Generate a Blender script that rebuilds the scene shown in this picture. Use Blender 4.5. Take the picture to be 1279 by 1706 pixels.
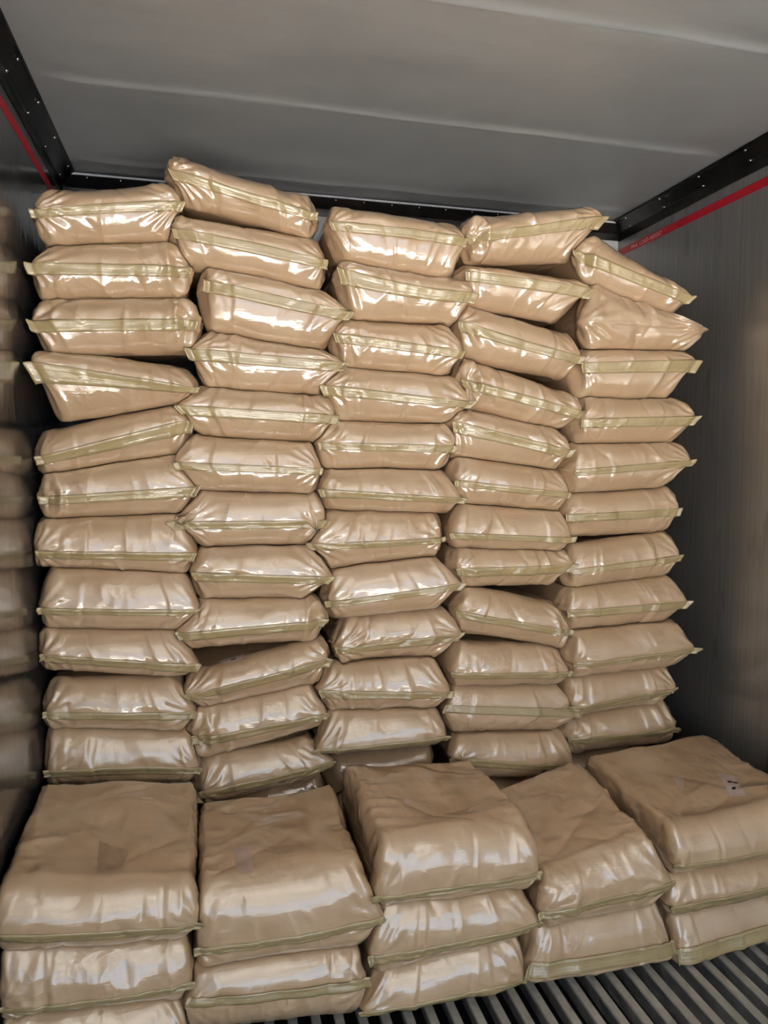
import bpy, bmesh, math, random
import numpy as np
from mathutils import Vector

for o in list(bpy.data.objects):
    bpy.data.objects.remove(o, do_unlink=True)
scene = bpy.context.scene
COL = scene.collection

# ------------------------------------------------------------------ camera
IMG_W, IMG_H, F_PX = 1279, 1706, 1180.0
cam_data = bpy.data.cameras.new('camera')
cam_data.sensor_fit = 'VERTICAL'
cam_data.sensor_height = 36.0
cam_data.lens = 36.0 * F_PX / IMG_H
cam_data.clip_start = 0.05
cam = bpy.data.objects.new('camera', cam_data)
COL.objects.link(cam)
cam.location = (0.0, 0.0, 1.45)
cam.rotation_euler = (math.radians(90 - 4.506), 0.0, math.radians(-14.2))
scene.camera = cam

# ------------------------------------------------------------------ container size (metres)
XL, XR = -0.484, 1.807
ZC = 2.48
YB = 2.90
YD = -1.25

# ------------------------------------------------------------------ world and daylight through the open doors
SKY, SUN_W = 3.2, 124.0
world = bpy.data.worlds.new('daylight')
scene.world = world
world.use_nodes = True
bg = world.node_tree.nodes['Background']
bg.inputs['Color'].default_value = (0.60, 0.79, 1.0, 1.0)
bg.inputs['Strength'].default_value = SKY

XM = (XL + XR) / 2
# sky portal in the doorway: only helps the renderer find the sky, gives no light of its own
pl = bpy.data.lights.new('doorway_portal', 'AREA')
pl.shape = 'RECTANGLE'; pl.size = XR - XL; pl.size_y = ZC
pl.cycles.is_portal = True
po = bpy.data.objects.new('doorway_portal', pl)
COL.objects.link(po)
po.location = (XM, YD, ZC / 2)
po.rotation_euler = (math.radians(90), 0, 0)
# sun from the side: it lights the yard outside the doors, never the load itself
sl = bpy.data.lights.new('sun', 'SUN')
sl.energy = SUN_W; sl.angle = math.radians(0.6); sl.color = (1.0, 0.965, 0.92)
so = bpy.data.objects.new('sun', sl)
COL.objects.link(so)
so.rotation_euler = Vector((0.74, -0.15, -0.65)).to_track_quat('-Z', 'Y').to_euler()

vs = scene.view_settings
scene.display_settings.display_device = 'sRGB'
vs.view_transform = 'Standard'
vs.look = 'None'
vs.exposure = 0.0
vs.gamma = 1.0
vs.use_curve_mapping = False
try:
    scene.cycles.use_denoising = True
    scene.cycles.max_bounces = 4
    scene.cycles.diffuse_bounces = 3
    scene.cycles.glossy_bounces = 3
    scene.cycles.caustics_reflective = True
    scene.cycles.sample_clamp_indirect = 6.0
    scene.cycles.use_adaptive_sampling = True
    scene.cycles.adaptive_threshold = 0.045
    scene.cycles.adaptive_min_samples = 24
except Exception:
    pass

# ------------------------------------------------------------------ materials
def srgb(r, g, b):
    f = lambda c: (c / 255 / 12.92) if c / 255 <= 0.04045 else ((c / 255 + 0.055) / 1.055) ** 2.4
    return (f(r), f(g), f(b), 1.0)

class NT:
    def __init__(self, name):
        self.m = bpy.data.materials.new(name)
        self.m.use_nodes = True
        self.t = self.m.node_tree
        self.p = self.t.nodes['Principled BSDF']
    def n(self, typ, **kw):
        nd = self.t.nodes.new(typ)
        for k, v in kw.items():
            if k.startswith('i_'):
                nd.inputs[k[2:].replace('_', ' ')].default_value = v
            else:
                setattr(nd, k, v)
        return nd
    def l(self, a, b): self.t.links.new(a, b)
    def coords(self, scale, rand=False):
        tc = self.n('ShaderNodeTexCoord')
        mp = self.n('ShaderNodeMapping')
        mp.inputs['Scale'].default_value = scale
        self.l(tc.outputs['Object'], mp.inputs['Vector'])
        if rand:
            oi = self.n('ShaderNodeObjectInfo')
            cx = self.n('ShaderNodeCombineXYZ')
            ml = self.n('ShaderNodeMath', operation='MULTIPLY'); ml.inputs[1].default_value = 37.0
            self.l(oi.outputs['Random'], ml.inputs[0])
            for k in range(3): self.l(ml.outputs[0], cx.inputs[k])
            self.l(cx.outputs[0], mp.inputs['Location'])
        return mp.outputs[0]
    def noise(self, vec, scale, detail=3.0, rough=0.55):
        nz = self.n('ShaderNodeTexNoise')
        nz.inputs['Scale'].default_value = scale
        nz.inputs['Detail'].default_value = detail
        nz.inputs['Roughness'].default_value = rough
        self.l(vec, nz.inputs['Vector'])
        return nz.outputs['Fac']
    def ramp(self, fac, stops):
        r = self.n('ShaderNodeValToRGB')
        e = r.color_ramp.elements
        while len(e) < len(stops): e.new(0.5)
        for k, (p, c) in enumerate(stops):
            e[k].position = p; e[k].color = c
        self.l(fac, r.inputs['Fac'])
        return r.outputs['Color']
    def rng(self, fac, lo, hi, a=0.0, b=1.0):
        mr = self.n('ShaderNodeMapRange')
        mr.inputs['From Min'].default_value = a; mr.inputs['From Max'].default_value = b
        mr.inputs['To Min'].default_value = lo; mr.inputs['To Max'].default_value = hi
        self.l(fac, mr.inputs['Value'])
        return mr.outputs['Result']
    def bump(self, h, strength, dist, prev=None):
        b = self.n('ShaderNodeBump')
        b.inputs['Strength'].default_value = strength
        b.inputs['Distance'].default_value = dist
        self.l(h, b.inputs['Height'])
        if prev is not None: self.l(prev, b.inputs['Normal'])
        return b.outputs['Normal']
    def set(self, **kw):
        for k, v in kw.items():
            self.p.inputs[k.replace('_', ' ')].default_value = v

def mat_film():
    k = NT('tan_pearl_film')
    v = k.coords((1, 1, 1), True)
    big = k.noise(v, 7.0, 3)
    k.l(k.ramp(big, [(0.3, srgb(190, 157, 122)), (0.7, srgb(201, 170, 136))]), k.p.inputs['Base Color'])
    k.l(k.rng(k.noise(v, 16.0, 2), 0.31, 0.42), k.p.inputs['Roughness'])
    k.set(Metallic=0.0, Specular_IOR_Level=0.35, Coat_Weight=1.0, Coat_Roughness=0.055, Coat_IOR=1.85)
    streak = k.noise(k.coords((6, 6, 190), True), 1.0, 2, 0.6)
    fine = k.noise(v, 60.0, 2, 0.6)
    # crumpled patches: sharp facets where the film was squeezed
    dv = k.n('ShaderNodeTexNoise'); dv.inputs['Scale'].default_value = 14.0
    k.l(v, dv.inputs['Vector'])
    mv = k.n('ShaderNodeVectorMath', operation='MULTIPLY_ADD')
    mv.inputs[1].default_value = (0.09, 0.09, 0.09)
    k.l(dv.outputs['Color'], mv.inputs[0]); k.l(v, mv.inputs[2])
    vo = k.n('ShaderNodeTexVoronoi', feature='F1'); vo.inputs['Scale'].default_value = 26.0
    k.l(mv.outputs[0], vo.inputs['Vector'])
    mask = k.rng(k.noise(v, 5.5, 2), 0.0, 1.0, 0.50, 0.66)
    hm = k.n('ShaderNodeMath', operation='MULTIPLY')
    k.l(vo.outputs['Distance'], hm.inputs[0]); k.l(mask, hm.inputs[1])
    n0 = k.bump(hm.outputs[0], 0.42, 0.006)
    n1 = k.bump(streak, 0.15, 0.0022, n0)
    n2 = k.bump(fine, 0.12, 0.003, n1)
    k.l(n2, k.p.inputs['Normal'])
    k.l(n2, k.p.inputs['Coat Normal'])
    return k.m

def mat_band():
    k = NT('olive_seal_band')
    uv = k.n('ShaderNodeUVMap', uv_map='band')
    sep = k.n('ShaderNodeSeparateXYZ')
    k.l(uv.outputs['UV'], sep.inputs[0])
    v = k.coords((1, 1, 1), True)
    k.l(k.ramp(k.noise(v, 12.0, 3), [(0.3, srgb(161, 139, 97)), (0.7, srgb(173, 151, 110))]), k.p.inputs['Base Color'])
    k.set(Roughness=0.38, Coat_Weight=0.7, Coat_Roughness=0.09, Coat_IOR=1.6)
    w = k.n('ShaderNodeMath', operation='MULTIPLY'); w.inputs[1].default_value = 6.0 * math.pi
    k.l(sep.outputs['Y'], w.inputs[0])
    s = k.n('ShaderNodeMath', operation='SINE'); k.l(w.outputs[0], s.inputs[0])
    pw = k.n('ShaderNodeMath', operation='POWER'); pw.inputs[1].default_value = 4.0
    ab = k.n('ShaderNodeMath', operation='ABSOLUTE'); k.l(s.outputs[0], ab.inputs[0])
    k.l(ab.outputs[0], pw.inputs[0])
    n1 = k.bump(pw.outputs[0], 0.16, 0.001)
    n2 = k.bump(k.noise(v, 70.0, 2), 0.25, 0.003, n1)
    k.l(n2, k.p.inputs['Normal']); k.l(n2, k.p.inputs['Coat Normal'])
    return k.m

def mat_steel(name, r0, r1, metal):
    k = NT(name)
    st = k.noise(k.coords((1, 130, 1.6)), 1.0, 4, 0.65)
    blotch = k.noise(k.coords((1, 2.2, 1.4)), 2.0, 4, 0.6)
    stain = k.noise(k.coords((1, 9, 3.0)), 1.0, 3, 0.6)
    mix = k.n('ShaderNodeMix', data_type='RGBA')
    k.l(k.rng(stain, 0.0, 0.55, 0.60, 0.72), mix.inputs['Factor'])
    k.l(k.ramp(st, [(0.3, srgb(146, 143, 140)), (0.7, srgb(166, 163, 160))]), mix.inputs[6])
    mix.inputs[7].default_value = srgb(112, 106, 100)
    k.l(mix.outputs[2], k.p.inputs['Base Color'])
    k.set(Metallic=metal)
    k.l(k.rng(blotch, r0, r1, 0.3, 0.7), k.p.inputs['Roughness'])
    n1 = k.bump(st, 0.10, 0.002)
    n2 = k.bump(blotch, 0.25, 0.02, n1)
    k.l(n2, k.p.inputs['Normal'])
    return k.m

def mat_ceiling():
    k = NT('grey_ceiling_sheet')
    v = k.coords((1, 1, 1))
    k.l(k.ramp(k.noise(v, 3.0, 4), [(0.3, srgb(158, 159, 160)), (0.7, srgb(168, 169, 170))]), k.p.inputs['Base Color'])
    k.set(Metallic=0.4)
    k.l(k.rng(k.noise(v, 5.0, 4), 0.32, 0.44, 0.3, 0.7), k.p.inputs['Roughness'])
    a = k.noise(k.coords((2.0, 16.0, 1)), 2.0, 4, 0.6)
    b = k.noise(v, 4.0, 3, 0.5)
    n1 = k.bump(a, 0.12, 0.01)
    k.l(k.bump(b, 0.18, 0.03, n1), k.p.inputs['Normal'])
    return k.m

def mat_plain(name, col, rough, metal=0.0, bump=0.0, scale=30.0, spread=8):
    k = NT(name)
    v = k.coords((1, 1, 1))
    lo = tuple(max(0, c - spread) for c in col); hi = tuple(min(255, c + spread) for c in col)
    k.l(k.ramp(k.noise(v, scale, 4), [(0.3, srgb(*lo)), (0.7, srgb(*hi))]), k.p.inputs['Base Color'])
    k.set(Roughness=rough, Metallic=metal)
    if bump:
        k.l(k.bump(k.noise(v, scale * 2, 4), bump, 0.004), k.p.inputs['Normal'])
    return k.m

M_FILM = mat_film()
M_BAND = mat_band()
M_STEEL = mat_steel('polished_stainless_wall', 0.13, 0.22, 0.88)
M_STEEL_R = mat_steel('brushed_stainless_wall', 0.30, 0.40, 0.72)
M_CEIL = mat_ceiling()
M_TRIM = mat_plain('dark_anodised_trim', (64, 62, 60), 0.28, 0.85, 0.05, 14)
M_RIVET = mat_plain('bright_rivet', (205, 205, 205), 0.25, 1.0)
M_LIP = mat_plain('lit_edge_white', (235, 236, 238), 0.4, 0.0)  # white paint stands in for light caught on the back trim's upper edge
M_BACK = mat_plain('back_panel_metal', (96, 97, 99), 0.42, 0.5, 0.05, 12)
M_RED = mat_plain('red_line_paint', (176, 14, 34), 0.42, 0.0, 0.0, 40, 6)
M_LETTER = mat_plain('pale_red_lettering', (236, 176, 186), 0.5, 0.0)
M_TBAR = mat_plain('worn_aluminium_bar', (188, 184, 176), 0.45, 0.4, 0.12, 25, 16)
M_PAN = mat_plain('dark_floor_pan', (38, 35, 34), 0.6, 0.3, 0.1, 20, 6)
M_LABEL = mat_plain('pale_print', (196, 172, 160), 0.45, 0.0, 0.0, 60, 5)
M_INK = mat_plain('dark_print', (30, 26, 28), 0.5, 0.0)
M_INKLINE = mat_plain('grey_violet_print', (184, 160, 142), 0.45, 0.0)
M_PBROWN = mat_plain('faded_brown_print', (168, 138, 110), 0.45, 0.0, 0.0, 40, 6)
M_SHELL = mat_plain('outer_shell_paint', (210, 210, 208), 0.5, 0.0)

# ------------------------------------------------------------------ mesh helpers
def link(o, parent=None):
    COL.objects.link(o)
    if parent is not None:
        o.parent = parent
    return o

def mesh_obj(name, verts, faces, mat, parent=None, smooth=False, loc=None):
    me = bpy.data.meshes.new(name)
    me.from_pydata([tuple(map(float, v)) for v in verts], [], [tuple(int(i) for i in f) for f in faces])
    me.update()
    if smooth:
        me.polygons.foreach_set('use_smooth', np.ones(len(me.polygons), dtype=bool))
    me.materials.append(mat)
    o = bpy.data.objects.new(name, me)
    if loc is not None: o.location = loc
    return link(o, parent)

def fast_mesh(name, V, Q, mat, uv=None):
    """V (n,3) float, Q (m,4) int quads, smooth shaded"""
    me = bpy.data.meshes.new(name)
    nv, nf = len(V), len(Q)
    me.vertices.add(nv)
    me.vertices.foreach_set('co', np.ascontiguousarray(V, dtype=np.float32).ravel())
    me.loops.add(nf * 4)
    me.loops.foreach_set('vertex_index', np.ascontiguousarray(Q, dtype=np.int32).ravel())
    me.polygons.add(nf)
    me.polygons.foreach_set('loop_start', np.arange(0, nf * 4, 4, dtype=np.int32))
    me.polygons.foreach_set('use_smooth', np.ones(nf, dtype=bool))
    if uv is not None:
        l = me.uv_layers.new(name='band')
        l.data.foreach_set('uv', np.ascontiguousarray(uv[Q.ravel()], dtype=np.float32).ravel())
    me.update(calc_edges=True)
    me.validate()
    me.materials.append(mat)
    return me

def box(x0, x1, y0, y1, z0, z1):
    v = [(x0, y0, z0), (x1, y0, z0), (x1, y1, z0), (x0, y1, z0), (x0, y0, z1), (x1, y0, z1), (x1, y1, z1), (x0, y1, z1)]
    f = [(3, 2, 1, 0), (4, 5, 6, 7), (0, 1, 5, 4), (1, 2, 6, 5), (2, 3, 7, 6), (3, 0, 4, 7)]
    return v, f

def join(parts):
    V, F = [], []
    for v, f in parts:
        n = len(V); V += list(v); F += [tuple(i + n for i in q) for q in f]
    return V, F

def prism(profile, axis, a0, a1):
    """extrude a closed 2-D profile; axis 'y': profile is (x,z); axis 'x': profile is (y,z)"""
    n = len(profile)
    mk = (lambda p, a: (p[0], a, p[1])) if axis == 'y' else (lambda p, a: (a, p[0], p[1]))
    V = [mk(p, a0) for p in profile] + [mk(p, a1) for p in profile]
    F = [(i, (i + 1) % n, n + (i + 1) % n, n + i) for i in range(n)] + [tuple(range(n))[::-1], tuple(range(n, 2 * n))]
    return V, F

def recalc(o):
    bm = bmesh.new(); bm.from_mesh(o.data)
    bmesh.ops.recalc_face_normals(bm, faces=bm.faces)
    bm.to_mesh(o.data); bm.free()
    return o

def struct(o, label=None, cat=None):
    o['kind'] = 'structure'
    if label: o['label'] = label
    if cat: o['category'] = cat
    return o

# numpy value noise -------------------------------------------------
def _h(ix, iy, s):
    with np.errstate(over='ignore'):
        n = ix.astype(np.uint32) * np.uint32(374761393) + iy.astype(np.uint32) * np.uint32(668265263) + np.uint32((s * 974634241 + 1013904223) & 0xffffffff)
        n = (n ^ (n >> np.uint32(13))) * np.uint32(1274126177)
        n = n ^ (n >> np.uint32(16))
        n = n * np.uint32(2246822519)
        n = n ^ (n >> np.uint32(15))
    return n.astype(np.float64) / 4294967295.0

def vn(x, y, s):
    ix = np.floor(x).astype(np.int64); iy = np.floor(y).astype(np.int64)
    fx = x - ix; fy = y - iy
    ux = fx ** 3 * (fx * (fx * 6 - 15) + 10); uy = fy ** 3 * (fy * (fy * 6 - 15) + 10)
    a, b = _h(ix, iy, s), _h(ix + 1, iy, s)
    c, d = _h(ix, iy + 1, s), _h(ix + 1, iy + 1, s)
    return (a + (b - a) * ux) * (1 - uy) + (c + (d - c) * ux) * uy - 0.5

def fbm(x, y, s, o=3):
    r = 0; a = 1.0
    for k in range(o):
        r = r + a * vn(x * 2 ** k, y * 2 ** k, s + 17 * k); a *= 0.5
    return r

def ridged(x, y, s):
    return 1 - 2.6 * np.abs(vn(x, y, s))

def sstep(x, a, b):
    t = np.clip((x - a) / (b - a), 0, 1)
    return t * t * (3 - 2 * t)

# ================================================================== the container
T = 0.07
wl = mesh_obj('wall_left', *box(XL - T, XL, YD, YB + T, -0.07, ZC + T), M_STEEL)
struct(wl, 'shiny stainless wall beside the leftmost sack column', 'wall')
wr = mesh_obj('wall_right', *box(XR, XR + T, YD, YB + T, -0.07, ZC + T), M_STEEL_R)
struct(wr, 'brushed stainless wall with a red load line', 'wall')

# back wall with shallow vertical ribs
prof = []
x = XL; k = 0
while x < XR - 1e-6:
    x2 = min(x + 0.014, XR)
    d = 0.0 if k % 2 == 0 else 0.012
    prof += [(x, YB - d), (x2, YB - d)]
    x = x2; k += 1
n = len(prof)
V = [(px, py, -0.07) for px, py in prof] + [(px, py, 2.30) for px, py in prof]
F = [(i, i + 1, n + i + 1, n + i) for i in range(n - 1)]
v2, f2 = box(XL, XR, YB + 0.001, YB + T, -0.07, ZC + T)
wb = mesh_obj('wall_back', *join([(V, F), (v2, f2)]), M_BACK)
duct = mesh_obj('air_lip', *box(XL + 0.002, XR - 0.002, YB - 0.016, YB - 0.0005, 2.20, 2.404), M_SHELL, wb)
struct(wb, 'ribbed metal end wall behind the stacked sacks', 'wall')

# ceiling: backing slab with lapped sheets
ceil = mesh_obj('ceiling', *box(XL, XR, YD, YB, ZC + 0.03, ZC + T), M_SHELL)
struct(ceil, 'grey metal ceiling of lapped sheets', 'ceiling')
edges_y = [2.735 - 0.5667 * i for i in range(-0, 10)]
edges_y = [YB] + edges_y
edges_y = [e for e in edges_y if e > YD] + [YD]
for i in range(len(edges_y) - 1):
    y1, y0 = edges_y[i], edges_y[i + 1]
    nx_, ny_ = 60, max(6, int((y1 - y0) / 0.02))
    xs = np.linspace(XL + 0.03, XR - 0.03, nx_ + 1)
    t = np.linspace(0, 1, ny_ + 1)
    ys = y0 + (y1 - y0) * t
    ys = np.concatenate([[y0, y0 + 0.004, y0 + 0.010, y0 + 0.020], ys[1:-1][(ys[1:-1] > y0 + 0.03) & (ys[1:-1] < y1 - 0.03)], [y1 - 0.020, y1 - 0.010, y1 - 0.004, y1]])
    X, Y = np.meshgrid(xs, ys)
    Yw = Y + 0.004 * np.sin(X * 5 + i * 1.7) * 1.0
    d0 = Y - y0; d1 = y1 - Y
    lap = 0.009 * np.exp(-(d0 / 0.007) ** 2) - 0.008 * np.exp(-(d1 / 0.022) ** 2)
    lap = 0.006 * np.exp(-(d0 / 0.006) ** 2) - 0.007 * np.exp(-(d1 / 0.013) ** 2)
    ew = sstep(np.minimum(X - XL, XR - X), 0.05, 0.16)
    Z = ZC + 0.001 + ew * (lap + 0.006 * vn(X * 2.1, Y * 2.3, 5) + 0.004 * vn(X * 4.5, Y * 5.5, 9) + 0.0015 * vn(X * 3, Y * 30, 12))
    nyy, nxx = X.shape
    idx = np.arange(nyy * nxx).reshape(nyy, nxx)
    Q = np.stack([idx[:-1, :-1], idx[1:, :-1], idx[1:, 1:], idx[:-1, 1:]], -1).reshape(-1, 4)
    me = fast_mesh('ceiling_sheet', np.stack([X, Yw, Z], -1).reshape(-1, 3), Q, M_CEIL)
    link(bpy.data.objects.new('ceiling_sheet', me), ceil)

# cove trims with two rows of rivets
def rivet_mesh():
    bm = bmesh.new()
    bmesh.ops.create_uvsphere(bm, u_segments=10, v_segments=6, radius=0.0055)
    for v in bm.verts: v.co.z *= 0.55
    me = bpy.data.meshes.new('rivet'); bm.to_mesh(me); bm.free()
    me.polygons.foreach_set('use_smooth', np.ones(len(me.polygons), dtype=bool))
    me.materials.append(M_RIVET)
    return me
RIV = rivet_mesh()

def cove(name, side, label):
    s = 1 if side == 'r' else -1
    xw = XR if side == 'r' else XL
    zt = ZC
    P = [(xw - s * 0.0005, 2.400), (xw - s * 0.003, 2.400), (xw - s * 0.0035, 2.436), (xw - s * 0.007, 2.441), (xw - s * 0.040, 2.470), (xw - s * 0.048, 2.4745), (xw - s * 0.050, 2.4785), (xw - s * 0.0005, 2.4795)]
    o = mesh_obj(name, *prism(P, 'y', YD + 0.01, YB - 0.02), M_TRIM)
    recalc(o); struct(o, label, 'trim')
    nrm = Vector((-s * 0.66, 0, -0.75)).normalized()
    y = 2.77
    while y > YD + 0.1:
        for (dx, z, yy) in ((0.0385, 2.4675, y), (0.0085, 2.4415, y + 0.012)):
            r = bpy.data.objects.new('rivet', RIV)
            r.location = (xw - s * dx + nrm.x * 0.002, yy, z + nrm.z * 0.002)
            r.rotation_euler = nrm.to_track_quat('Z', 'Y').to_euler()
            link(r, o)
        y -= 0.2308
    return o
cove('trim_1', 'l', 'dark riveted cove trim above the leftmost sack column')
cove('trim_2', 'r', 'dark riveted cove trim above the red load line')

P = [(YB - 0.017, 2.405), (YB - 0.020, 2.405), (YB - 0.020, 2.432), (YB - 0.048, 2.468), (YB - 0.017, 2.468)]
tb = mesh_obj('trim_3', *prism(P, 'x', XL + 0.002, XR - 0.002), M_TRIM)
recalc(tb); struct(tb, 'dark trim along the end of the ceiling behind the sacks', 'trim')
lip = mesh_obj('lit_edge_strip', *box(XL + 0.03, XR - 0.03, YB - 0.053, YB - 0.044, 2.4685, 2.4745), M_LIP, tb)
nb = Vector((0, -0.79, -0.61)).normalized()
x = XL + 0.09
while x < XR - 0.05:
    r = bpy.data.objects.new('rivet', RIV)
    r.scale = (0.7, 0.7, 0.7)
    r.location = (x, YB - 0.0435, 2.4625)
    r.rotation_euler = nb.to_track_quat('Z', 'Y').to_euler()
    link(r, tb)
    x += 0.115

# floor: dark pan with lengthwise T-shaped bars
floor = mesh_obj('floor', *box(XL, XR, YD, YB, -0.075, -0.056), M_PAN)
struct(floor, 'dark floor pan under lengthwise metal bars', 'floor')
Pt = [(-0.0125, -0.004), (-0.0105, 0.0), (0.0105, 0.0), (0.0125, -0.004), (0.0125, -0.0065), (0.0025, -0.008), (0.0025, -0.0555), (-0.0025, -0.0555), (-0.0025, -0.008), (-0.0125, -0.0065)]
tv, tf = prism(Pt, 'y', YD + 0.005, YB - 0.02)
first = None
x = XL + 0.028
while x < XR - 0.015:
    if first is None:
        first = mesh_obj('floor_bar', tv, tf, M_TBAR, floor, loc=(x, 0, 0)); recalc(first)
    else:
        o = bpy.data.objects.new('floor_bar', first.data); o.location = (x, 0, 0); link(o, floor)
    x += 0.0590

# the yard outside the doors
yard = mesh_obj('ground', *box(-40, 40, -60, 40, -1.4, -1.22), mat_plain('dark_asphalt', (72, 72, 74), 0.9, 0.0, 0.1, 3))
struct(yard, 'dark asphalt yard outside the open doors', 'ground')
apron = mesh_obj('ground_apron', *box(-14, 14, -9.0, 8, -1.215, -1.2), mat_plain('pale_concrete', (204, 202, 197), 0.9, 0.0, 0.1, 3))
struct(apron, 'pale concrete loading apron outside the open doors', 'ground')

canopy = mesh_obj('ceiling_sky_blocker', *box(XL - 0.35, XR + 0.35, YD - 8.0, YD - 0.02, 2.62, 2.70), mat_plain('grey_sky_blocker', (120, 122, 124), 0.7, 0.2))  # unseen, added to block the higher sky and leave a low bright strip
struct(canopy, 'unseen grey sky-blocking canopy outside the open doors', 'canopy')

# red load lines with lettering
def load_line(side, label):
    s = 1 if side == 'r' else -1
    xw = XR if side == 'r' else XL
    a, b = sorted((xw, xw - s * 0.0012))
    o = mesh_obj('load_line', *box(a, b, YD + 0.01, YB - 0.02, 2.335, 2.365), M_RED)
    o['label'] = label; o['category'] = 'marking line'
    if side == 'r':
        cu = bpy.data.curves.new('lettering', 'FONT')
        cu.body = 'MAX. LOAD HEIGHT'
        cu.size = 0.0245; cu.extrude = 0.0003; cu.space_word = 1.25; cu.space_character = 1.05
        tmp = bpy.data.objects.new('tmp', cu); COL.objects.link(tmp)
        dg = bpy.context.evaluated_depsgraph_get()
        me = bpy.data.meshes.new_from_object(tmp.evaluated_get(dg))
        bpy.data.objects.remove(tmp, do_unlink=True)
        me.materials.clear(); me.materials.append(M_LETTER)
        xs_ = [v.co.x for v in me.vertices]
        wtxt = max(xs_) - min(xs_)
        for v in me.vertices: v.co.x *= 0.212 / wtxt
        L = bpy.data.objects.new('lettering', me)
        # reads from the back towards the doors on the right-hand wall
        L.rotation_euler = (math.radians(90), 0, math.radians(-90))
        L.location = (xw - 0.0016, 2.785, 2.3415)
        L['label'] = 'pale lettering that reads MAX. LOAD HEIGHT'
        link(L, o)
    return o
load_line('r', 'red load line marked MAX. LOAD HEIGHT on brushed steel wall')
load_line('l', 'plain red load line mirrored in the shiny steel wall')

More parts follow.
